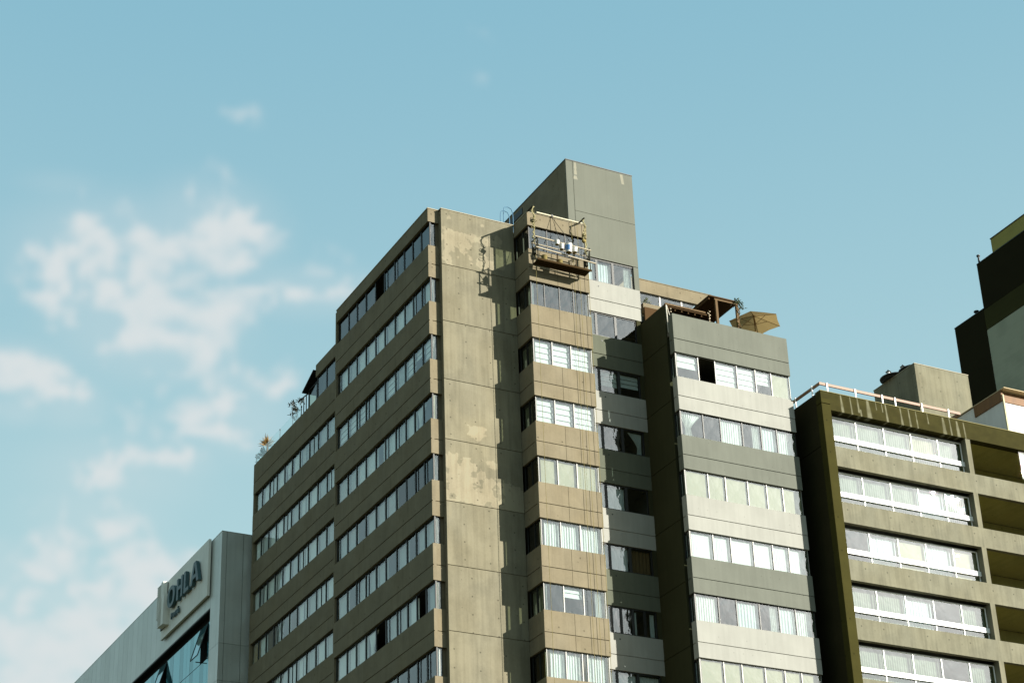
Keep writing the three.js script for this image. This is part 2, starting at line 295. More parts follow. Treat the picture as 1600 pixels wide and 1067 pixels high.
  A.add('end_wall', box(xW + 0.01, 50, 23, 48.4, -97.35, -97.2), M.concrete);
  A.add('roof_slab', [box(35.9, 50, 47.9, 48.15, -97.1, -82.15), box(34.4, 41.3, 49.9, 50.1, -82, -71.4), box(38.65, 41.45, 49.8, 50.1, -71.4, -69.95), box(45.15, 51.3, 44.8, 45.0, -82, -68.7), box(45.3, 50, 49.9, 50.2, -82, -73.2)], M.roofing);
  // set-back penthouse on the wing
  A.add('penthouse_wall', [box(xW, xW + 0.16, 49.83, 50.55, -88.4, -82.14), box(xW + 0.16, 42, 50.4, 50.55, -88.4, -82.14), box(xW, 42, 48.5, 50.55, -82.2, -82.14), box(xW + 0.4, 42, 48.15, 50.3, -88.3, -88.15)], M.concrete);
  windowRow(A, wing, [-88.35, -87.1, -85.8, -84.5, -83.3, -82.2], 'nnnnn', 48.5, 49.83, -0.08, M.frameDark, { glass: M.glassDark });
  makeWindow(A, wing, -89.55, -88.4, 48.5, 49.62, -0.08, 'l', M.frameDark, { glass: M.glassDark, back: 0.4 });
  { // sloping canopy at the penthouse's end
    const p = (y, z, d) => [xW + d, y, z];
    A.add('canopy', [quad(p(49.58, -89.95, -0.15), p(50.2, -88.4, -0.15), p(50.2, -88.4, 2.5), p(49.58, -89.95, 2.5)), quad(p(49.64, -89.95, 2.5), p(50.26, -88.4, 2.5), p(50.26, -88.4, -0.15), p(49.64, -89.95, -0.15)), quad(p(49.58, -89.95, -0.15), p(49.64, -89.95, -0.15), p(50.26, -88.4, -0.15), p(50.2, -88.4, -0.15))], M.frameDark);
  }
  // blank front wall panels with joints at each storey
  const patch = (seed, fn) => tex(370, 290, (u, v) => {
    const c = concreteAt(u * 0.77 + 0.1, v * 0.6 + 0.2, 0.9, seed); const p = fn(u, v);
    return [c[0] * 0.8 * (1 + 0.38 * p), c[1] * 0.8 * (1 + 0.34 * p), c[2] * 0.8 * (1 + 0.34 * p)];
  }, 3.725, 2.9);
  const patchTop = patch(23, (u, v) => { const w = fbm(u * 9, v * 7, 4, 5) + 0.18 * (vn(u * 9, v * 2.2, 8) - 0.5); const strip = 0.5 + 0.5 * Math.sin(u * 30 + 2 * vn(u * 5, v * 5, 2)); return ss(0.43, 0.50, w + 0.10 * (fbm(u * 40, v * 30, 3, 44) - 0.5) + 0.05 * strip - 0.25 * ss(0.62, 0.75, v) - 0.3 * ss(0.10, 0.02, v - 0.05 * vn(u * 8, 1, 4)) - 0.3 * ss(0.75, 0.9, u) - 0.2 * ss(0.08, 0.0, u)); });
  const patchLow = patch(29, (u, v) => { const w = fbm(u * 11, v * 10, 4, 15); const a = ss(0.46, 0.51, w + 0.12 * (fbm(u * 40, v * 30, 3, 45) - 0.5) + 0.12 * ss(0.8, 0.2, v) - 0.4 * ss(0.72, 0.85, v) - 0.35 * ss(0.55, 0.75, u) * ss(0.35, 0.5, v)); return a; });
  const patchSmall = patch(31, (u, v) => ss(0.30, 0.24, Math.hypot((u - 0.42) * 2.4, (v - 0.2) * 2.0) + 0.35 * (fbm(u * 14, v * 14, 3, 6) - 0.5)));
  const pm = (m) => mat(0.232, 0.212, 0.143, { map: m, bumpMap: concBump, bumpScale: 0.003 });
  const special = { '-1': pm(patchTop), 2: pm(patchSmall), 3: pm(patchLow) };
  const pw = A.add('front_wall', box(34.735, 38.46, 23, 50.2, zp - 0.3, zp - 0.03), M.concrete);
  for (let k = -1; k < NB - 1; k++) {
    const y1 = k < 0 ? 50.27 : J(k) - 0.016, y0 = J(k + 1) + 0.016;
    const g = box(34.735, 38.46, y0, y1, zp - 0.03, zp, special[k] ? 0 : 0.9 * k, 0);
    if (special[k]) { const uv = g.attributes.uv; for (let i = 0; i < uv.count; i++) uv.setXY(i, uv.getX(i) - 34.735, uv.getY(i) - y0); }
    A.add('panel', g, special[k] ?? M.panel, pw, { label: special[k] ? 'concrete panel with pale patches of filler' : undefined });
  }
  A.add('coping', [box(34.715, 38.47, 50.27, 50.31, zp - 0.32, zp + 0.02), box(34.715, 34.9, 50.27, 50.31, -72, zp - 0.32)], M.coping);
  A.add('fin_wall', box(34.735, 34.9, 23, 50.27, -72.2, zp - 0.3), M.concrete);
  // projecting bay
  const bayCodes = ['nnn', 'nnnn', 'rrr', 'rrr', 'ccc', 'fff', 'nhk', 'fgf', 'fff'], bayCuts = [38.55, 39.51, 40.47, 41.54];
  for (let k = 0; k < NB; k++) {
    band(A, bay, 38.47, 41.6, J(k) - BOT, J(k), J(k) + TOP, M.concrete, 0.16, k % 2 ? [39.93] : [39.93]);
    band(A, bayS, zp, zBay - 0.16, J(k) - BOT, J(k), J(k) + TOP, M.concrete);
    const [y0, y1] = rowY(k);
    windowRow(A, bay, k === 1 ? [38.55, 39.25, 40.02, 40.75, 41.54] : k === 7 ? [38.55, 39.48, 40.25, 40.5, 41.54] : bayCuts, k === 7 ? 'ffgf' : bayCodes[k], y0, y1, -0.08, k < 2 ? M.frameDark : M.frameAlu, { cloth: k === 7 || k === 5 ? M.cloth : M.cloth, frame: 0.024 });
    windowRow(A, bayS, [-71.08, -70.42, -69.84], ['nn', 'ns', 'ss', 'sn', 'bb', 'nb', 'sf', 'bg', 'ss'][k], y0, y1, -0.08, M.frameDark, { glass: M.glassDark });
  }
  A.add('parapet', [bay.B(38.47, 39.92, 49.59, 50.25, -0.16, 0), bay.B(39.94, 41.6, 49.59, 50.25, -0.16, 0), bay.B(39.92, 39.94, 49.59, 50.25, -0.16, -0.02), bayS.B(zp, zBay - 0.16, 49.59, 50.25, -0.16, 0)], M.concrete);
  A.add('coping', [box(38.45, 41.61, 50.25, 50.285, zBay - 0.18, zBay + 0.015), box(38.45, 38.65, 50.25, 50.285, zp, zBay - 0.18)], M.coping);
  A.add('end_wall', box(41.44, 41.59, 23, 50.2, zRec, zBay - 0.17), M.concrete);
  // recessed strip between bay and right wing, painted in alternating tones
  const recCodes = ['ssk', 'snn', 'shh', 'snu', 'ssn', 'ssb', 'snn', 'ssf', 'fsf'];
  const paint = (k) => (k % 2 ? M.greyDark : M.white), paintR = (k) => (k % 2 ? M.grey : M.white);
  for (let k = 0; k < NB; k++) {
    band(A, rec, 41.6, k ? 45.11 : 45.2, J(k) - BOT, J(k), J(k) + TOP, paint(k));
    const [y0, y1] = rowY(k);
    windowRow(A, rec, k === 0 ? [41.8, 42.92, 43.8, 44.93] : k === 6 ? [41.8, 42.62, 43.1, 43.7, 44.3, 44.9] : [41.8, 42.72, 43.76, 44.9], k === 6 ? 'snnlk' : recCodes[k], y0, y1, -0.06, M.frameDark, { frame: 0.06 });
    { const hole = new THREE.CylinderGeometry(0.035, 0.035, 0.02, 12); hole.rotateX(Math.PI / 2); hole.translate(42.93, J(k) + 0.72, zRec); A.add('drain_hole', hole, M.frameDark); }
    A.add('jamb', k ? [rec.B(44.9, 45.11, y0, y1, -0.2, -0.005)] : [rec.B(44.93, 45.2, y0, y1, -0.2, 0)], k ? M.dark : M.grey);
  }
  // the blank core tower on the roof
  const coreTex = tex(384, 512, (u, v) => {
    const x = 41.5 + u * 3.71, y = 49.59 + v * 5.21; let m = 0.88 + 0.12 * fbm(u * 5, v * 6, 4, 61) + 0.07 * (fbm(u * 40, v * 2, 3, 62) - 0.5); let p = 0;
    p = Math.max(p, ss(0.075, 0.05, Math.abs(x - 42.02) + 0.03 * (vn(y * 9, 1, 3) - 0.5)) * ss(54.02, 54.06, y) * ss(54.8, 54.7, y));
    p = Math.max(p, ss(0.13, 0.1, Math.abs(x - 42.0) + (y - 53.83) * 0.3) * ss(53.76, 53.8, y) * ss(54.0, 53.95, y));
    p = Math.max(p, ss(0.09, 0.06, Math.abs(x - 44.6 - (54.7 - y) * 0.12)) * ss(54.15, 54.2, y) * ss(54.75, 54.7, y));
    const bx = Math.abs(md(x, 0.62) - 0.31); m *= 1 - 0.05 * ss(0.02, 0.005, bx);
    return [0.55 * m * (1 + 0.75 * p), 0.55 * m * (1 + 0.62 * p), 0.55 * m * (1 + 0.55 * p)];
  }, 3.71, 5.21);
  const coreM = mat(0.24, 0.251, 0.20, { map: coreTex, bumpMap: concBump, bumpScale: 0.003 });
  const ct = A.add('core_tower', [box(41.5, 41.66, 50.1, 54.78, -77.6, -71.21), box(45.04, 45.2, 49.59, 54.78, -77.6, -71.21), box(41.66, 45.04, 50.1, 54.78, -77.6, -77.44), box(41.66, 45.04, 54.5, 54.7, -77.44, -71.21)], M.concrete, A.root, { label: 'blank grey painted tower above the roof' });
  const cp = (x0, x1, y0, y1) => { const g = box(x0, x1, y0, y1, zRec - 0.06, zRec); const uv = g.attributes.uv; for (let i = 0; i < uv.count; i++) uv.setXY(i, uv.getX(i) - 41.5, uv.getY(i) - 49.59); return g; };
  A.add('panel', [cp(41.5, 41.87, 49.62, 54.78), cp(41.89, 45.2, 52.01, 54.78), cp(41.89, 45.2, 49.62, 51.99), box(41.87, 45.2, 49.62, 54.7, zRec - 0.1, zRec - 0.061)], coreM, ct);
  A.add('coping', [box(41.48, 45.22, 54.78, 54.82, -77.62, -71.13)], M.frameDark);
  A.add('louvre', [box(41.47, 41.5, 54.24, 54.58, -77.3, -75.65)], M.frameDark, ct);
  A.add('roof_house', [box(41.47, 45, 50.1, 51.4, -82, -77.7)], M.concrete);
  // beige set-back top floor behind the right wing
  const ph = FZ(-73.06);
  A.add('fascia', [ph.B(45.2, 50.6, 49.59, 50.27, -0.16, 0), ph.B(45.2, 50.6, 50.27, 50.31, -0.2, 0.02)], M.concrete);
  windowRow(A, ph, [45.25, 46.35, 47.58, 48.83, 50.5], 'nnnn', 48.34, 49.59, -0.08, M.frameAlu);
  A.add('penthouse_wall', [ph.B(45.2, 50.6, 45, 48.34, -0.16, 0), box(50.44, 50.6, 45, 50.2, -82, -73.22)], M.concrete);
  // right wing
  const rwCuts = [45.15, 46.36, 47.28, 48.46, 49.48, 50.35, 51.38];
  const rwCodes = ['', '', 'horrhc', 'tnfksf', 'cccccc', 'vvvvvv', 'fnsksf', 'cccccc', 'fffcff'];
  for (let k = 1; k < NB; k++) {
    const top = k === 1 ? 45.76 : J(k) + TOP;
    band(A, rw, 45.11, 51.42, J(k) - BOT, J(k), top, paintR(k));
    band(A, rwS, -68.80, zRW - 0.16, J(k) - BOT, J(k), top, paintR(k), 0.12);
    if (k > 1) {
      const [y0, y1] = rowY(k);
      windowRow(A, rw, rwCuts, rwCodes[k], y0, y1, -0.07, k % 3 ? M.frameAlu : M.frameDark, { frame: 0.024, back: 0.13 });
      windowRow(A, rwS, [-68.98, -68.74, -68.5], 'sc', y0, y1, -0.06, M.frameDark, { frame: 0.03, back: 0.1 });
    }
  }
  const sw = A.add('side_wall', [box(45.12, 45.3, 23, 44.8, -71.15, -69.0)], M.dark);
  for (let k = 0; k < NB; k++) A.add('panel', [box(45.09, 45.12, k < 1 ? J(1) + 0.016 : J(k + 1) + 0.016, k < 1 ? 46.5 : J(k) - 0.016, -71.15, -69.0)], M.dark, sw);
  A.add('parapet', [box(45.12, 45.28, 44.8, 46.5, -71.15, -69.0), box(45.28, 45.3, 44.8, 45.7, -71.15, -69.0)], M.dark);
  A.add('end_wall', box(51.25, 51.41, 23, 45.7, -82, zRW - 0.17), M.greyDark);
}
// ---------------------------------------------------------------- the lower concrete building on the right
const moldTex = tex(1024, 96, (u, v) => {
  const x = 52.17 + u * 12, m = 0.75 + 0.5 * fbm(u * 40, v * 4, 4, 71, 40, 0) * (0.7 + 0.3 * v); let p = 0;
  for (const [sx, w, y0, y1] of [[53.3, 0.10, 0, 1], [53.83, 0.06, 0, 1], [54.25, 0.08, 0.2, 1], [54.35, 0.06, 0, 0.4], [54.83, 0.17, 0, 1], [55.3, 0.05, 0.55, 1], [55.65, 0.05, 0.5, 1], [55.86, 0.08, 0, 1], [56.72, 0.08, 0, 1], [57.2, 0.07, 0, 1], [57.62, 0.05, 0, 1], [59.22, 0.13, 0, 0.95], [59.62, 0.06, 0, 1], [60.05, 0.12, 0, 0.9], [60.45, 0.06, 0, 0.9], [58.3, 0.05, 0.4, 1]]) {
    const wd = w * (0.55 + 0.6 * (1 - v)) * (0.8 + 0.4 * vn(v * 7, sx * 3, 5));
    p = Math.max(p, ss(wd, wd * 0.35, Math.abs(x - sx - (1 - v) * 0.05)) * ss(y0 - 0.05, y0 + 0.05, v) * ss(y1 + 0.03, y1 - 0.05, v) * (0.5 + 0.5 * vn(v * 5, sx * 9, 6)));
  }
  return [m * 0.125 + p * 0.42, m * 0.115 + p * 0.42, m * 0.042 + p * 0.40];
}, 12, 0.95);
M.mold = mat(0.27, 0.265, 0.20, { map: moldTex, bumpMap: concBump, bumpScale: 0.004 });
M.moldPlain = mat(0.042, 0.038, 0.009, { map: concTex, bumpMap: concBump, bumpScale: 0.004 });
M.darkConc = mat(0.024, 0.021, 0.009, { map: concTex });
const B = new Thing('concrete_block_building', 'lower concrete building with a mould blackened parapet and rows of wide white framed windows', 'building', [60, 0, -75]);
{
  const zB = -67.28, F = FZ(zB), pp = A;
  const top = (n) => 39.96 - 2.755 * n, N = 6;                       // spandrel tops below the parapet
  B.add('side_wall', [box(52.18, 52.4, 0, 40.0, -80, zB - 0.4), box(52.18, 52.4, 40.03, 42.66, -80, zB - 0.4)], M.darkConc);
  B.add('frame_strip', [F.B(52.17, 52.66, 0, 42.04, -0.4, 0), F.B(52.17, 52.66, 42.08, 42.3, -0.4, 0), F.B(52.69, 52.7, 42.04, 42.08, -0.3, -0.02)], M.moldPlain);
  const pg = F.B(52.66, 70, 41.77, 42.68, -0.4, 0); const pg2 = F.B(52.17, 52.66, 42.3, 42.68, -0.4, 0);
  for (const g of [pg, pg2]) { const uv = g.attributes.uv; for (let i = 0; i < uv.count; i++) uv.setXY(i, uv.getX(i) - 52.17, (uv.getY(i) - 41.75) % 0.96); }
  B.add('parapet', [pg, pg2], M.mold);
  B.add('coping', [F.B(52.15, 70, 42.68, 42.71, -0.42, 0.02)], mat(0.20, 0.18, 0.08));
  B.add('roof_slab', box(52.4, 75, 41.9, 42.1, -80, zB - 0.41), M.roofing);
  for (let n = 0; n < N; n++) {
    const y1 = top(n), y0 = y1 - 0.99, up = n ? top(n - 1) - 0.99 : 41.77;
    B.add('spandrel', F.B(52.66, 70, y0, y1, -0.25, -0.02, n * 1.8, n * 0.35), M.rbConcrete, B.root);
    B.add('floor_slab', box(52.4, 75, y1 - 0.5, y1 - 0.25, -79, zB - 0.26), M.interior);
    B.add('pillar', F.B(60.45, 60.73, y1, up, -0.45, -0.02, 3, n), M.rbConcrete);
    const cuts = [52.68, 54.25, 55.84, 57.42, 59.0, 60.42], codes = ['fffff', 'fffsf', 'nscsc', 'ffsnf', 'fffnf', 'fffff'][n];
    for (let i = 0; i < 5; i++) {
      makeWindow(B, F, cuts[i], cuts[i + 1], y1, up - 0.14, -0.35, codes[i], M.frameWhite, { frame: 0.028, back: 0.2, cloth: n === 0 && i === 3 ? M.clothCream : i % 2 ? M.clothGreen : M.cloth2 ?? M.clothGreen });
    }
    B.add('head_rail', F.B(52.68, 60.42, up - 0.14, up - 0.11, -0.4, -0.34), M.frameAlu);
    B.add('transom', F.B(52.68, 60.44, up - 1.36, up - 1.13, -0.34, -0.29), M.frameWhite);
    // open loggia to the right of the pillar
    B.add('loggia_wall', [box(60.5, 60.7, y1 - 0.2, up, -72, zB - 0.46), box(60.7, 70, y1 - 0.2, up, -70.2, -70.0), box(60.74, 70, up + 0.02, up + 0.04, -70, zB - 0.3)], mat(0.27, 0.25, 0.085, { map: concTex }));
    const w = B.add('loggia_door', [F.B(61.2, 61.3, y1, up - 0.3, -2.72, -2.6), F.B(62.7, 62.8, y1, up - 0.3, -2.72, -2.6), F.B(61.3, 62.7, up - 0.4, up - 0.3, -2.72, -2.6)], M.frameDark);
    B.add('pane', quad(F.P(61.3, y1, -2.66), F.P(62.7, y1, -2.66), F.P(62.7, up - 0.4, -2.66), F.P(61.3, up - 0.4, -2.66)), M.glassDark, w);
  }
  B.add('inner_wall', [box(52.4, 70, 20, 42, -74.2, -74)], M.interior);
  B.add('lower_wall', box(52.18, 70, 0, top(N - 1) - 1.0, -80, zB - 0.27), M.rbConcrete);
  // opened casement at the far right that catches the sun
  const y1 = top(0), d = new THREE.Vector3(63.75, 40.9, zB + 0.02 - 0).sub(new THREE.Vector3(0, 1.6, 0)).normalize();
  const nrm = sunDir.clone().sub(d).normalize(), right = new THREE.Vector3(0, 1, 0).cross(nrm).normalize(), upv = nrm.clone().cross(right).normalize();
  const C0 = new THREE.Vector3(64.0, 40.95, zB - 0.05), P = (a, b, o = 0) => C0.clone().addScaledVector(right, a).addScaledVector(upv, b).addScaledVector(nrm, o).toArray();
  const bars = [[-0.3, -0.3, -0.7, 0.7], [0.3, 0.3, -0.7, 0.7]].map(([a, a2, b, b2]) => rod(P(a, b), P(a2, b2), 0.02, 6)); bars.push(rod(P(-0.3, -0.7), P(0.3, -0.7), 0.02, 6), rod(P(-0.3, 0.7), P(0.3, 0.7), 0.02, 6));
  const cw = B.add('casement', bars, M.frameAlu);
  B.add('pane', quad(P(-0.29, -0.69), P(0.29, -0.69), P(0.29, 0.69), P(-0.29, 0.69)), M.glass, cw);
  // stair head on the roof
  B.add('stair_head', [box(62.55, 66.05, 42.1, 48.72, -76.1, -72.6, 0.3, 0.2)], M.rbConcrete, B.root, { label: 'plain concrete stair head on the roof' });
  B.add('coping', [box(62.53, 66.07, 48.72, 48.76, -76.12, -72.58)], M.coping);
}
{ // wooden handrail along the parapet
  const r = new Thing('roof_handrail', 'wooden handrail on short white posts along the blackened parapet', 'handrail', [56, 42.7, -67.4]);
  const wood = mat(0.23, 0.125, 0.065, { roughness: 0.6, map: tex(128, 64, (u, v) => { const m = 0.8 + 0.3 * fbm(u * 4, v * 40, 3, 12, 4, 40); return [m, m, m]; }, 1.5, 0.3) });
  r.add('rail', [box(52.25, 60.47, 43.06, 43.19, -67.45, -67.38), box(52.25, 52.32, 43.06, 43.19, -70.2, -67.45), box(60.40, 60.47, 43.06, 43.19, -69.0, -67.45)], wood);
  for (const x of [52.66, 54.26, 55.81, 56.56, 58.14, 59.72]) r.add('post', [box(x - 0.035, x + 0.035, 42.71, 43.2, -67.375, -67.34)], M.frameWhite);
  for (const z of [-67.95, -69.3]) r.add('post', [box(52.20, 52.24, 42.71, 43.2, z - 0.035, z + 0.035)], M.frameWhite);
}
{ // white house on the roof at the right edge
  const w = new Thing('rooftop_house', 'white rooftop house with a brown boarded fascia at the right edge of the roof', 'house', [66, 42.1, -70]);
  const X = 64.3, z = -68.5, wh = mat(0.62, 0.62, 0.58, { map: paintTex }), br = mat(0.16, 0.075, 0.02, { map: tex(64, 64, (u, v) => { const m = 0.7 + 0.5 * fbm(u * 16, v * 2, 3, 8, 16, 2); return [m, m, m]; }, 1.2, 1), roughness: 0.7 });
  w.add('side_wall', [box(X + 0.02, X + 0.18, 42.1, 45.05, -70.6, z - 0.02), box(X + 0.02, X + 0.18, 42.1, 45.62, -72.1, -70.601)], wh);
  w.add('side_fascia', [box(X - 0.03, X + 0.1, 45.06, 45.65, -70.6, z + 0.02)], br);
  w.add('front_wall', [box(X + 0.18, 72, 44.35, 44.98, z - 0.18, z), box(X + 0.18, 72, 43.75, 44.33, z - 0.18, z), box(X + 0.18, 72, 42.1, 43.73, z - 0.18, z), box(X + 0.18, 72, 42.1, 45, z - 0.3, z - 0.19)], wh);
  w.add('front_fascia', [box(X + 0.1, 72, 45.06, 45.6, z - 0.1, z - 0.05)], br);
  w.add('roof', [box(X - 0.04, 72, 45.65, 45.69, -72.1, z + 0.3)], mat(0.45, 0.36, 0.22));
  w.add('corner_post', [box(X + 0.02, X + 0.09, 42.1, 45.4, z, z + 0.07)], mat(0.5, 0.47, 0.3));
  w.add('awning', [box(65.55, 72, 43.35, 43.4, z, z + 0.9)], mat(0.55, 0.45, 0.30));
}
{ // tanks and vents on the stair head
  const dk = mat(0.03, 0.032, 0.03, { roughness: 0.5 }), lt = mat(0.6, 0.6, 0.57);
  const lathe = (pts, x, y, z, seg = 20) => { const g = new THREE.LatheGeometry(pts.map((p) => new THREE.Vector2(p[0], p[1])), seg); g.translate(x, y, z); return g; };
  const mkTank = (x, z, label) => { const t = new Thing('roof_tank', label, 'tank', [x, 48.76, z], 'dark tank lids on the stair head'); t.add('tank', lathe([[0.001, 0], [0.62, 0], [0.62, 0.1]], x, 48.76, z), dk); t.add('lid', lathe([[0.62, 0.1], [0.78, 0.1], [0.8, 0.16], [0.5, 0.24], [0.001, 0.27]], x, 48.76, z), dk); };
  mkTank(62.95, -74.75, 'dark round tank lid overhanging the stair head, the one further left'); mkTank(63.3, -73.6, 'dark round tank lid overhanging the stair head, the one nearer its front corner');
  const mkVent = (x, z, label) => { const t = new Thing('vent_pipe', label, 'vent pipe', [x, 48.76, z], 'white vent pipes on the stair head'); t.add('pipe', lathe([[0.08, 0], [0.1, 0.6]], x, 48.95, z, 10), lt); t.add('cap', lathe([[0.001, 0.72], [0.10, 0.6], [0.16, 0.56], [0.15, 0.55], [0.001, 0.55]].reverse(), x, 48.95, z, 10), dk); };
  mkVent(62.95, -75.2, 'white vent pipe with dark cap on the stair head, left one of the pair'); mkVent(63.3, -74.4, 'white vent pipe with dark cap on the stair head, right one of the pair');
}
// ---------------------------------------------------------------- dark tower block at the far right
{
  const t = new Thing('tower_block', 'dark stepped tower block with a pale grey wall panel at the right edge', 'building', [85, 0, -76]);
  const tt = tex(256, 256, (u, v) => { const m = 0.8 + 0.3 * fbm(u * 6, v * 6, 4, 33, 6, 6) + 0.14 * (fbm(u * 2, v * 40, 2, 35, 2, 40) - 0.5); return [m, m, m]; }, 6, 6);
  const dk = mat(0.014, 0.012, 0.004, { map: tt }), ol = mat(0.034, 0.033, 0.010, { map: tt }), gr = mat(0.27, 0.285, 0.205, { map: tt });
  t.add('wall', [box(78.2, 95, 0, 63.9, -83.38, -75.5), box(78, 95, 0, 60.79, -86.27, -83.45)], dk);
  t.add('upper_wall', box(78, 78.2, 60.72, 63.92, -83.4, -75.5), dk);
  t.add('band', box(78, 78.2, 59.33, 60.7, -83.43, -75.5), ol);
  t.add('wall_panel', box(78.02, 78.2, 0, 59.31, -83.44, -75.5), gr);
  t.add('roof_block', box(78.02, 92, 63.92, 64.95, -81.85, -76.5), mat(0.25, 0.225, 0.07, { map: tt }));
  t.add('coping', [box(77.98, 92.02, 64.95, 65.0, -81.87, -76.5), box(77.98, 78.3, 63.92, 63.97, -83.4, -75.5), box(77.98, 95, 60.79, 60.84, -86.29, -83.4)], M.frameDark);
  const pipe = (x, y, z, h, r, label) => { const p = new Thing('roof_pipe', label, 'pipe', [x, y, z], 'thin pipes on the dark tower'); p.add('pipe', rod([x, y, z], [x, y + h, z], r), M.frameDark); p.add('cap', rod([x, y + h, z], [x, y + h + 0.08, z], r * 1.9), M.frameDark); };
  pipe(78.15, 63.97, -83.3, 0.55, 0.06, 'thin dark pipe standing on the far left corner of the upper tower roof');
  pipe(78.15, 63.97, -80.85, 0.36, 0.05, 'thin dark pipe against the olive roof block of the tower');
  pipe(78.2, 60.84, -84.3, 0.2, 0.09, 'stubby capped pipe on the lower step of the dark tower');
}
// ---------------------------------------------------------------- office building at the lower left
const OX = 34.05, OZ = -97.6;
{
  const o = new Thing('office_building', 'grey metal clad office building with a ribbon of teal glass beside the tall apartments', 'building', [40, 0, -118]);
  const al = (k) => new THREE.MeshStandardMaterial({ color: new THREE.Color().setRGB(0.46 + 0.045 * k, 0.49 + 0.045 * k, 0.44 + 0.045 * k), roughness: 0.36, metalness: 0.35, map: paintTex });
  const als = [al(-0.6), al(0), al(0.5), al(-0.2)];
  const G = 0.015, body = o.add('wall', [box(OX + 0.06, 60, 40.5, 44.3, -150, OZ - 0.06), box(OX + 0.06, 60, 0, 40.5, -99.1, OZ - 0.06), box(OX + 0.6, 60, 0, 40.5, -150, -99.1)], M.frameDark);
  const cut = o.add('side_wall', [box(OX + 0.03, OX + 0.06, 40.5, 44.35, -150, OZ - 0.06), box(OX + 0.03, OX + 0.06, 20, 40.5, -99.1, OZ - 0.06), box(OX + 0.06, 40, 20, 44.35, OZ - 0.06, OZ - 0.03)], M.frameDark);
  let z = -99.12, i = 0;
  for (; z > -149; z -= 0.93, i++) o.add('cladding_panel', box(OX, OX + 0.03, 40.5, 44.4, z - 0.93 + G / 2, z - G / 2), als[(i * 7) % 4], cut);
  const ys = [44.4, 38.03, 35.97, 33.9, 31.8, 29.7];
  for (let k = 0; k + 1 < ys.length; k++) {
    for (const [a, b] of [[-99.1, -98.06], [-98.04, OZ - 0.03]]) o.add('cladding_panel', box(OX, OX + 0.03, ys[k + 1] + G, ys[k], a, b), als[(k + 1) % 4], cut);
    for (const [a, b] of [[OX, 34.33], [34.35, 35.28], [35.30, 36.6]]) o.add('cladding_panel', box(a, b, ys[k + 1] + G, ys[k], OZ - 0.03, OZ), als[(k + 2) % 4], cut);
  }
  o.add('roof_cap', [box(OX - 0.01, OX + 0.4, 44.4, 44.44, -150, OZ + 0.01), box(OX + 0.4, 37, 44.4, 44.44, OZ - 0.4, OZ + 0.01)], als[1]);
  o.add('soffit', [box(OX + 0.02, OX + 0.5, 40.44, 40.49, -150, -99.1)], M.frameDark);
  const gl = new THREE.MeshPhysicalMaterial({ color: new THREE.Color().setRGB(0.13, 0.36, 0.40), roughness: 0.06, metalness: 0.75 }), gl2 = gl.clone(); gl2.color.setRGB(0.075, 0.25, 0.28);
  const rows = [[38.07, 40.1], [35.99, 38.03], [33.9, 35.95], [31.8, 33.86]], cw = o.add('curtain_wall', box(OX + 0.36, OX + 0.4, 31.5, 40.44, -150, -99.1), mat(0.008, 0.008, 0.006));
  for (let r = 0; r < rows.length; r++) for (let k = 0; k < 24; k++) {
    const z1 = -99.12 - 0.58 * k, z0 = z1 - 0.57, open = r === 0 && ((k >= 2 && k <= 2) || k === 14);
    const x = OX + 0.33 + (R() - 0.5) * 0.006, a = [x, rows[r][0], z0], b = [x + (R() - 0.5) * 0.01, rows[r][0], z1];
    if (open) {
      const out = 0.55, zz0 = z1 - 1.17;
      o.add('vent_window', [quad([x - out, rows[r][0] + 0.12, zz0], [x - out, rows[r][0] + 0.12, z1], [x, rows[r][1], z1], [x, rows[r][1], zz0])], gl, cw);
      o.add('vent_frame', [rod([x - out, rows[r][0] + 0.12, zz0], [x, rows[r][1], zz0], 0.03), rod([x - out, rows[r][0] + 0.12, z1], [x, rows[r][1], z1], 0.03), rod([x - out, rows[r][0] + 0.12, zz0], [x - out, rows[r][0] + 0.12, z1], 0.03), box(x - out * 0.6, x, rows[r][0] + 0.02, rows[r][0] + 0.06, zz0 + 0.2, zz0 + 0.25)], M.frameDark, cw);
      k++; continue;
    }
    o.add('glass_panel', quad(a, b, [x, rows[r][1], z1], [x, rows[r][1], z0]), k % 3 ? gl : gl2, cw);
  }
  o.add('roof_slab', box(OX + 0.4, 60, 44.3, 44.36, -150, OZ - 0.4), M.roofing);
}
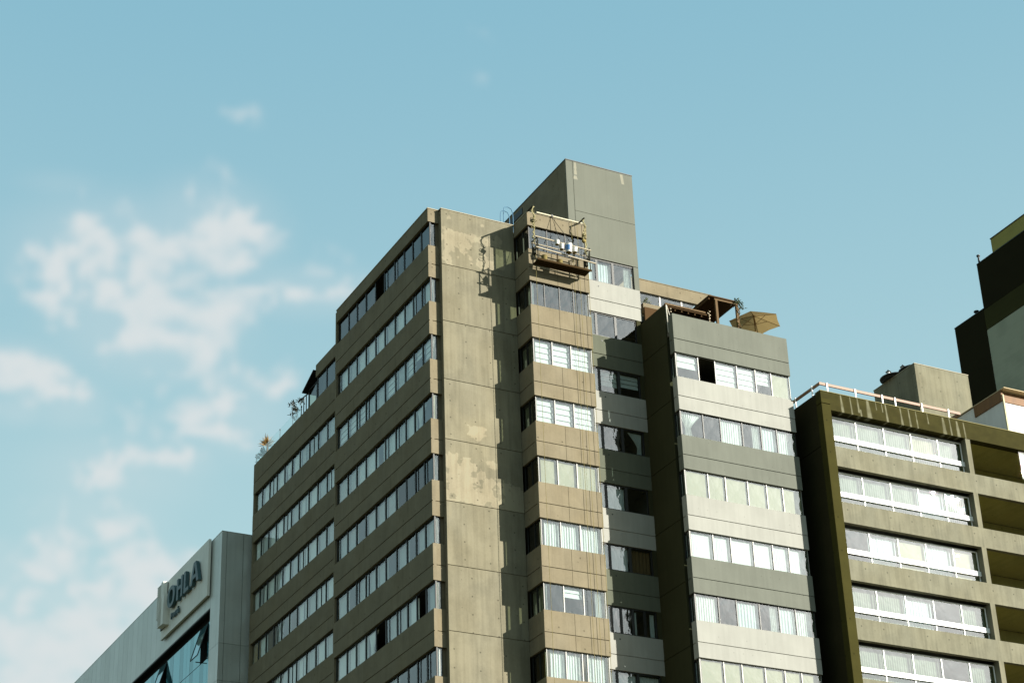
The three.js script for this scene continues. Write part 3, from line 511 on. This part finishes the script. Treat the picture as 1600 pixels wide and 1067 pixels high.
{ // the sign on its wall
  const s = new Thing('wall_sign', 'pale sign board with dark raised letters OHLA and a slatted emblem on the office wall', 'sign', [OX, 42.8, -103]);
  const bd = mat(0.68, 0.68, 0.60, { roughness: 0.6, map: paintTex }), lm = mat(0.03, 0.075, 0.08, { roughness: 0.45 }), dk = mat(0.02, 0.022, 0.015, { roughness: 0.6 });
  const fx = OX - 0.2;
  s.add('board', box(fx, OX - 0.06, 41.2, 44.5, -107.0, -99.15), bd);
  s.add('bracket', [box(OX - 0.06, OX, 42, 44, -106.5, -106.3), box(OX - 0.06, OX, 42, 44, -100, -99.8)], dk);
  const font = await new FontLoader().loadAsync('fonts/droid/droid_sans_bold.typeface.json');
  const letter = (ch, z0, z1, y0, y1, depth) => {
    const g = new TextGeometry(ch, { font, size: 1, depth: 1, curveSegments: 8, bevelEnabled: false });
    g.computeBoundingBox(); const b = g.boundingBox;
    g.translate(-b.min.x, -b.min.y, 0); g.scale((z1 - z0) / (b.max.x - b.min.x), (y1 - y0) / (b.max.y - b.min.y), depth);
    g.rotateY(-Math.PI / 2); g.translate(fx - 0.05, y0, z0); s.add('letter', g, lm);
  };
  letter('O', -105.35, -104.05, 42.42, 43.68, 0.2); letter('H', -103.72, -102.72, 42.42, 43.68, 0.2); letter('L', -102.5, -101.68, 42.42, 43.68, 0.2); letter('A', -101.42, -100.0, 42.42, 43.68, 0.2);
  letter('P', -104.9, -104.6, 41.75, 42.1, 0.1); letter('e', -104.52, -104.24, 41.75, 42.02, 0.1); letter('r', -104.15, -103.95, 41.75, 42.02, 0.1); letter('ú', -103.87, -103.58, 41.75, 42.13, 0.1);
  const em = s.add('emblem', [box(fx - 0.3, fx, 42.7, 44.45, -106.42, -106.02), box(fx - 0.38, fx, 41.7, 43.55, -105.98, -105.6), ], bd);
  s.add('emblem_back', box(fx - 0.05, fx, 41.75, 44.4, -107.0, -106.02), dk, em);
  for (let k = 0; k < 15; k++) s.add('slat', box(fx - 0.3, fx - 0.05, 42.42 + k * 0.135, 42.49 + k * 0.135, -107.1, -106.42), bd, em);
  for (let k = 0; k < 13; k++) s.add('slat', box(fx - 0.38, fx - 0.05, 41.75 + k * 0.135, 41.82 + k * 0.135, -106.6, -105.98), bd, em);
}
// ---------------------------------------------------------------- painters' platform hanging on the bay
{
  const g = new Thing('suspended_platform', 'painters suspended platform with pale rails hanging in front of the top bay window', 'platform', [39.9, 47.4, -69.25]);
  const pole = mat(0.34, 0.29, 0.19, { roughness: 0.6 }), wood = mat(0.035, 0.022, 0.008), rope = mat(0.30, 0.27, 0.14, { roughness: 1 }), dk = mat(0.035, 0.035, 0.025);
  const zf = -68.98, zb = -69.5;
  g.add('deck', [box(38.55, 41.25, 47.36, 47.42, zb, zf - 0.31), box(38.55, 41.25, 47.37, 47.43, zf - 0.29, zf)], wood);
  g.add('toe_board', [box(38.5, 41.3, 47.34, 47.44, zf, zf + 0.03)], wood);
  g.add('rail', rod([38.42, 48.55, zf], [41.32, 48.47, zf], 0.032), pole); g.add('rail', rod([38.45, 47.99, zf], [41.55, 47.83, zf], 0.035), pole);
  g.add('rail', rod([38.5, 48.5, zb], [41.3, 48.45, zb], 0.025), pole);
  for (const x of [38.55, 41.25]) {
    g.add('end_frame', [rod([x, 47.4, zf - 0.02], [x, 48.6, zf - 0.02], 0.03), rod([x, 47.4, zb], [x, 48.6, zb], 0.03), rod([x, 48.55, zb], [x, 48.55, zf], 0.025), rod([x, 48.0, zb], [x, 48.0, zf], 0.025), rod([x, 47.45, zb], [x, 48.5, zf], 0.015)], dk);
    g.add('hoist', [box(x - 0.06, x + 0.06, 47.8, 48.15, zb + 0.1, zb + 0.25), rod([x, 48.1, zb + 0.2], [x + 0.15, 48.3, zb + 0.3], 0.05)], dk);
  }
  g.add('post', [rod([39.55, 47.42, zf], [39.55, 47.95, zf], 0.025), rod([40.5, 47.42, zf], [40.5, 47.9, zf], 0.02)], wood);
  const rr = rng(5);
  for (const [x, s] of [[38.52, 0], [41.2, 1]]) {
    const pts = []; for (let k = 0; k <= 14; k++) pts.push([x + (rr() - 0.5) * 0.10 + s * 0.0, 50.3 - k * 0.135, -69.25 + (rr() - 0.5) * 0.1]);
    g.add('hanging_rope', [tube(pts, 0.022), tube(pts.map((p) => [p[0] + (rr() - 0.5) * 0.16, p[1], p[2] + (rr() - 0.5) * 0.12]), 0.018)], rope);
    const coils = []; for (let k = 0; k < 7; k++) { const t = new THREE.TorusGeometry(0.06 + rr() * 0.04, 0.014, 5, 10); t.rotateX(rr() * 3); t.rotateY(rr() * 3); t.translate(x + (rr() - 0.5) * 0.14, (k < 5 ? (s ? 49.35 : 49.65) : 48.6 + k * 0.12) + (rr() - 0.5) * 0.25, -69.25 + (rr() - 0.5) * 0.12); coils.push(t); }
    g.add('rope_coil', coils, rope);
    const bag = new THREE.SphereGeometry(0.12, 10, 8); bag.scale(1, 0.8, 0.7); bag.translate(x - 0.02, s ? 49.12 : 49.55, -69.3); g.add('pulley', bag, s ? mat(0.22, 0.17, 0.06) : dk);
    g.add('hook_arm', [box(x - 0.03, x + 0.03, 50.29, 50.34, -70.6, -69.2)], dk);
  }
  g.add('stay_rope', [rod([39.75, 50.26, -69.68], [40.35, 48.55, zf], 0.013, 5), rod([39.75, 50.26, -69.68], [39.72, 48.55, zf], 0.01, 5)], dk);
}
{ // pale pole lying along the bay's roof edge
  const p = new Thing('roof_pole', 'pale pole lying along the top edge of the bay above the platform', 'pole', [40, 50.3, -69.75]);
  p.add('pole', rod([38.95, 50.33, -69.7], [41.5, 50.33, -69.72], 0.045, 8), mat(0.50, 0.46, 0.33)); p.add('clamp', [box(39.72, 39.8, 50.28, 50.4, -69.78, -69.65)], M.frameDark);
}
{
  const wht = mat(0.50, 0.50, 0.46, { roughness: 0.5 }), blue = mat(0.05, 0.15, 0.32, { roughness: 0.5 }), brown = mat(0.16, 0.13, 0.05), wire = mat(0.1, 0.1, 0.09);
  const bucket = (x, y, z, r, h, label, o = {}) => {
    const b = new Thing('paint_bucket', label, 'bucket', [x, y, z], 'buckets on the suspended platform');
    const body = new THREE.LatheGeometry([[r * 0.82, 0], [r, h], [r * 1.06, h], [r * 1.06, h + 0.02], [r * 0.96, h + 0.02], [r * 0.78, 0.02]].map((p) => new THREE.Vector2(...p)), 18); body.translate(x, y, z);
    const bot = new THREE.CylinderGeometry(r * 0.83, r * 0.82, 0.012, 18); bot.translate(x, y, z);
    b.add('body', body, o.m ?? wht); b.add('base', bot, o.b ?? brown);
    if (o.label) { const l = new THREE.CylinderGeometry(r * 0.985, r * 0.88, h * 0.6, 12, 1, true, -2.1, 2.0); l.translate(x, y + h * 0.52, z); b.add('label', l, blue); }
    if (o.hang) { const ha = new THREE.TorusGeometry(r, 0.008, 5, 14, Math.PI); ha.scale(1, o.hang / r, 1); ha.translate(x, y + h, z); b.add('handle', ha, wire); }
  };
  bucket(39.50, 48.30, -68.88, 0.115, 0.19, 'small white bucket hanging furthest left on the upper rail', { hang: 0.05 });
  bucket(39.75, 48.12, -68.9, 0.12, 0.24, 'small white bucket hanging on the rail just left of the big bucket', { hang: 0.14 });
  bucket(40.06, 47.98, -68.82, 0.17, 0.42, 'big white bucket with a blue label hanging in the middle of the rail', { hang: 0.12, label: 1 });
  bucket(40.42, 48.12, -68.9, 0.13, 0.22, 'small white bucket hanging right of the big bucket', { hang: 0.15 });
  bucket(38.98, 47.43, -69.2, 0.14, 0.3, 'dark bucket standing at the left end of the platform deck', { m: brown });
  bucket(39.8, 47.43, -69.25, 0.14, 0.28, 'dark bucket standing in the middle of the platform deck', { m: brown });
}
{
  const rm = mat(0.20, 0.17, 0.07, { roughness: 1 });
  for (const [x, z, label] of [[38.67, -69.45, 'brown safety rope at the left end of the bay'], [40.75, -69.66, 'dark safety rope right of the middle of the bay'], [41.06, -69.66, 'dark safety rope second from the right on the bay'], [41.47, -69.6, 'brown safety rope near the right edge of the bay']]) {
    const t = new Thing('safety_rope', label, 'rope', [x, 20, z], 'ropes hanging down the bay');
    const rr = rng(x * 100), pts = []; for (let k = 0; k <= 15; k++) pts.push([x + (rr() - 0.5) * 0.02, 50.32 - k * 2, z + (rr() - 0.5) * 0.02]);
    t.add('rope', tube(pts, 0.009, 5), rm);
  }
}
{ // blue ladder hoops on the roof
  const m = mat(0.03, 0.12, 0.20, { roughness: 0.5 });
  const l = new Thing('roof_ladder', 'blue tubular ladder hoops rising above the roof edge left of the core tower', 'ladder', [38.5, 50.1, -72]);
  for (const [x0, x1, z, h] of [[38.2, 38.63, -71.8, 51.43], [38.43, 38.87, -71.9, 51.76]]) l.add('hoop', [tube([[x0, 49.9, z], [x0, h - 0.12, z], [x0 + 0.06, h, z], [x1 - 0.1, h, z], [x1, h - 0.14, z], [x1, 49.9, z]], 0.018)], m);
  l.add('rung', rod([38.2, 50.4, -71.8], [38.43, 50.4, -71.9], 0.015), m);
}
// ---------------------------------------------------------------- terrace on the right wing
{
  const wood = mat(0.11, 0.072, 0.036, { roughness: 0.8 }), dk = mat(0.06, 0.035, 0.015, { roughness: 0.9 });
  const p = new Thing('pergola', 'dark wooden pergola with pale posts on the terrace of the right wing', 'pergola', [47.5, 45, -69.5]);
  p.add('beam', [box(45.1, 47.3, 46.47, 46.55, -69.0, -68.9)], wood); p.add('roof', [box(45.1, 47.4, 46.40, 46.46, -72, -68.95)], dk);
  for (let k = 0; k < 6; k++) p.add('rafter', box(45.3 + k * 0.36, 45.36 + k * 0.36, 46.3, 46.4, -72, -69), dk);
  p.add('post', [rod([45.2, 45.0, -68.95], [45.16, 46.5, -68.95], 0.03), rod([45.42, 45.6, -68.95], [45.18, 46.5, -68.95], 0.02)], mat(0.5, 0.48, 0.4));
  p.add('upper_roof', [box(47.55, 49.2, 47.44, 47.5, -71.0, -68.85)], dk);
  p.add('beam', [box(47.84, 49.15, 47.30, 47.38, -68.92, -68.85)], wood);
  p.add('beam', [box(47.56, 47.62, 47.3, 47.43, -71.0, -68.93)], dk);
  for (const x of [47.93, 49.08]) p.add('post', box(x - 0.06, x + 0.06, 44.95, 47.3, -68.94, -68.84), wood);
  p.add('back_screen', [box(45.3, 49.2, 45, 47.44, -71.1, -71.0)], dk);
  for (let k = 0; k < 12; k++) p.add('slat', box(47.62 + k * 0.13, 47.69 + k * 0.13, 45, 47.4, -70.99, -70.95), mat(0.035, 0.022, 0.012), p.root);
  p.add('bench_rail', [rod([48.0, 45.7, -68.9], [49.05, 46.5, -70.3], 0.03), rod([48.0, 45.55, -68.9], [49.05, 46.35, -70.3], 0.02)], mat(0.5, 0.5, 0.47));
}
function leaf(c, dir, len, w, droop) {
  const d = new THREE.Vector3(...dir).normalize(), up = new THREE.Vector3(0, 1, 0), s = d.clone().cross(up); if (s.length() < 0.05) s.set(1, 0, 0); s.normalize().multiplyScalar(w / 2);
  const p0 = new THREE.Vector3(...c), p1 = p0.clone().addScaledVector(d, len * 0.5).add(new THREE.Vector3(0, droop * -0.15 * len, 0)), p2 = p0.clone().addScaledVector(d, len).add(new THREE.Vector3(0, -droop * len * 0.6, 0));
  return quad(p0.toArray(), p1.clone().add(s).toArray(), p2.toArray(), p1.clone().sub(s).toArray());
}
const leafM = (r, g, b) => new THREE.MeshPhysicalMaterial({ color: new THREE.Color().setRGB(r, g, b), roughness: 0.9, transmission: 0.3, thickness: 0, side: THREE.DoubleSide });
function bush(rr, n, c, rx, ry, rz, len, w) { const gs = []; for (let i = 0; i < n; i++) { const a = rr() * 6.28, e = (rr() - 0.3) * 2, q = Math.cbrt(rr()); gs.push(leaf([c[0] + Math.cos(a) * rx * q * Math.cos(e), c[1] + Math.sin(e) * ry * q, c[2] + Math.sin(a) * rz * q * Math.cos(e)], [rr() - 0.5, rr() * 0.9 - 0.2, rr() - 0.5], len * (0.6 + rr() * 0.8), w, rr() * 0.6)); } return gs; }
{
  const rr = rng(12), v = new Thing('climbing_plant', 'green climbing plant wound round the right pergola post', 'plant', [49.15, 45, -68.8]);
  const pts = []; for (let k = 0; k <= 16; k++) pts.push([49.1 + Math.cos(k * 1.1) * 0.09, 45.2 + k * 0.14, -68.86 + Math.sin(k * 1.1) * 0.09]);
  v.add('stem', tube(pts, 0.022), mat(0.2, 0.13, 0.06));
  v.add('foliage', [...bush(rr, 60, [49.1, 47.35, -68.8], 0.24, 0.16, 0.2, 0.18, 0.07), ...bush(rr, 26, [49.28, 47.12, -68.78], 0.14, 0.1, 0.15, 0.16, 0.06), ...bush(rr, 30, [49.1, 46.3, -68.78], 0.12, 0.8, 0.1, 0.12, 0.05)], leafM(0.06, 0.085, 0.015));
  const f = new Thing('flower_string', 'string of small pale blossoms hanging under the low pergola roof', 'flowers', [47.5, 46, -69]);
  const bl = []; for (let k = 0; k < 16; k++) { const s = new THREE.IcosahedronGeometry(0.028 + rr() * 0.015); s.translate(47.55 + (rr() - 0.5) * 0.12, 45.75 + k * 0.06, -69.0 + (rr() - 0.5) * 0.1); bl.push(s); }
  for (const q of [[45.42, 46.33], [45.42, 46.18]]) { const s = new THREE.IcosahedronGeometry(0.035); s.translate(q[0], q[1], -68.97); bl.push(s); }
  f.add('blossom', bl, mat(0.6, 0.5, 0.36)); f.add('stem', rod([47.55, 45.7, -69.0], [47.55, 46.75, -69.0], 0.008, 5), mat(0.08, 0.07, 0.03));
}
{ // parasol, seen from below
  const u = new Thing('patio_parasol', 'beige hexagonal parasol open on the terrace of the right wing', 'parasol', [50.55, 45, -69.55]);
  const fab = new THREE.MeshPhysicalMaterial({ color: new THREE.Color().setRGB(0.40, 0.29, 0.12), roughness: 1, transmission: 0.32, thickness: 0, side: THREE.DoubleSide });
  const cx = 50.55, cz = -69.6, yr = 46.98, yt = 47.42, r = 1.3, rim = [], wood = mat(0.25, 0.16, 0.07);
  for (let k = 0; k < 6; k++) { const a = (k * 60 + 12) * D2R; rim.push([cx + r * Math.cos(a), yr, cz + r * Math.sin(a)]); }
  for (let k = 0; k < 6; k++) {
    const a = rim[k], b = rim[(k + 1) % 6], m = [(a[0] + b[0]) / 2 * 0.97 + cx * 0.03, yr + 0.03, (a[2] + b[2]) / 2 * 0.97 + cz * 0.03], t = [cx, yt, cz], g1 = quad(a, m, t, t), g2 = quad(m, b, t, t);
    u.add('canopy_panel', [g1, g2], fab); u.add('rib', rod([a[0], yr - 0.02, a[2]], [cx, yt - 0.04, cz], 0.013, 5), wood); u.add('strut', rod([cx, yt - 0.5, cz], [(a[0] + cx) / 2, (yr + yt) / 2 - 0.04, (a[2] + cz) / 2], 0.011, 5), wood);
  }
  u.add('pole', rod([cx, 45.0, cz], [cx, yt + 0.08, cz], 0.028), wood);
}
{ // planter under the set-back windows
  const rr = rng(3), p = new Thing('window_planter', 'concrete planter with a small green shrub below the set back top windows', 'planter', [46.9, 48.3, -72.9]);
  p.add('box', [box(46.35, 47.6, 48.36, 48.78, -73.05, -72.75)], M.concrete); p.add('shrub', bush(rr, 50, [46.6, 48.9, -72.9], 0.3, 0.16, 0.12, 0.16, 0.05), leafM(0.09, 0.11, 0.02));
}
// ---------------------------------------------------------------- roof terrace of the left wing
{
  const b = new Thing('glass_balustrade', 'frameless glass balustrade along the roof terrace of the left wing', 'balustrade', [35.75, 48.5, -93.5]);
  const gm = new THREE.MeshPhysicalMaterial({ color: new THREE.Color().setRGB(0.93, 0.97, 0.96), roughness: 0, transmission: 1, thickness: 0, ior: 1.6, side: THREE.DoubleSide });
  const zs = [-97.3, -95.45, -93.7, -91.85, -90.6];
  for (let k = 0; k + 1 < zs.length; k++) b.add('pane', box(35.74, 35.752, 48.52, 49.12, zs[k] + 0.03, zs[k + 1] - 0.03), gm);
  b.add('pane', box(35.78, 38, 48.52, 49.12, -97.3, -97.288), gm);
  for (const z of zs) b.add('post', [rod([35.78, 48.5, z], [35.78, 49.1, z], 0.018, 6), box(35.75, 35.81, 49.08, 49.16, z - 0.03, z + 0.03)], M.frameDark);
}
{
  const rr = rng(21), p = new Thing('spiky_potted_plant', 'spiky yellow and orange potted plant at the far end of the roof terrace', 'plant', [36.3, 48.5, -97.0]);
  const gs = []; for (let k = 0; k < 70; k++) { const a = rr() * 6.28, e = 0.2 + rr() * 1.3; gs.push(leaf([36.3, 49.55 + rr() * 0.25, -97.0], [Math.cos(a) * Math.cos(e), Math.sin(e), Math.sin(a) * Math.cos(e)], 0.35 + rr() * 0.45, 0.06, rr() * 0.5)); }
  p.add('leaves', gs, leafM(0.28, 0.16, 0.03)); p.add('trunk', rod([36.3, 48.9, -97], [36.3, 49.6, -97], 0.05), mat(0.12, 0.08, 0.04));
  const pot = new THREE.LatheGeometry([[0.16, 0], [0.24, 0.5], [0.27, 0.5], [0.27, 0.56]].map((q) => new THREE.Vector2(...q)), 14); pot.translate(36.3, 48.4, -97); p.add('pot', pot, mat(0.3, 0.25, 0.18));
  const d = new Thing('dark_shrub', 'low dark shrub behind the glass left of the spiky plant', 'shrub', [36.3, 48.4, -97.9]);
  d.add('foliage', bush(rr, 160, [36.25, 49.25, -97.6], 0.25, 0.35, 0.75, 0.2, 0.1), leafM(0.025, 0.03, 0.012)); d.add('trunk', rod([36.25, 48.3, -97.6], [36.25, 49.2, -97.6], 0.04), mat(0.06, 0.04, 0.02));
  d.add('tub', box(36.0, 36.5, 48.15, 48.6, -97.05, -96.6), M.dark);
}
{
  const rr = rng(44), p = new Thing('bare_sapling', 'small dark leaved sapling with bare branches beside the iron railing on the terrace', 'sapling', [36, 48.3, -91.4]);
  const m = mat(0.05, 0.045, 0.03), br = [], lf = [];
  for (const [dy, dz, c] of [[1.45, -1.25, 40], [0.9, -0.75, 60], [1.0, 0.15, 45], [0.75, -0.3, 15], [0.6, -1.0, 12]]) {
    const e = [36 + (rr() - 0.5) * 0.3, 48.75 + dy, -91.4 + dz], mid = [36 + (rr() - 0.5) * 0.1, 48.75 + dy * 0.45, -91.4 + dz * 0.7];
    br.push(tube([[36, 48.5, -91.4], mid, e], 0.018, 5)); lf.push(...bush(rr, c, e, 0.2, 0.12, 0.24, 0.2, 0.08));
  }
  p.add('branches', br, m); p.add('leaves', lf, leafM(0.03, 0.04, 0.02)); p.add('trunk', rod([36, 48.1, -91.4], [36, 48.6, -91.4], 0.03), m);
  const r = new Thing('iron_railing', 'short dark iron railing at the end of the penthouse on the left wing', 'railing', [35.9, 48.5, -90.3]);
  r.add('top_rail', tube([[35.85, 49.72, -91.2], [35.85, 49.62, -90.2], [35.85, 49.5, -89.6]], 0.035), M.frameDark);
  for (const z of [-90.45, -90.1, -89.75]) r.add('baluster', rod([35.85, 48.5, z], [35.85, 49.62, z], 0.03), M.frameDark);
}
renderer.render(scene, camera);
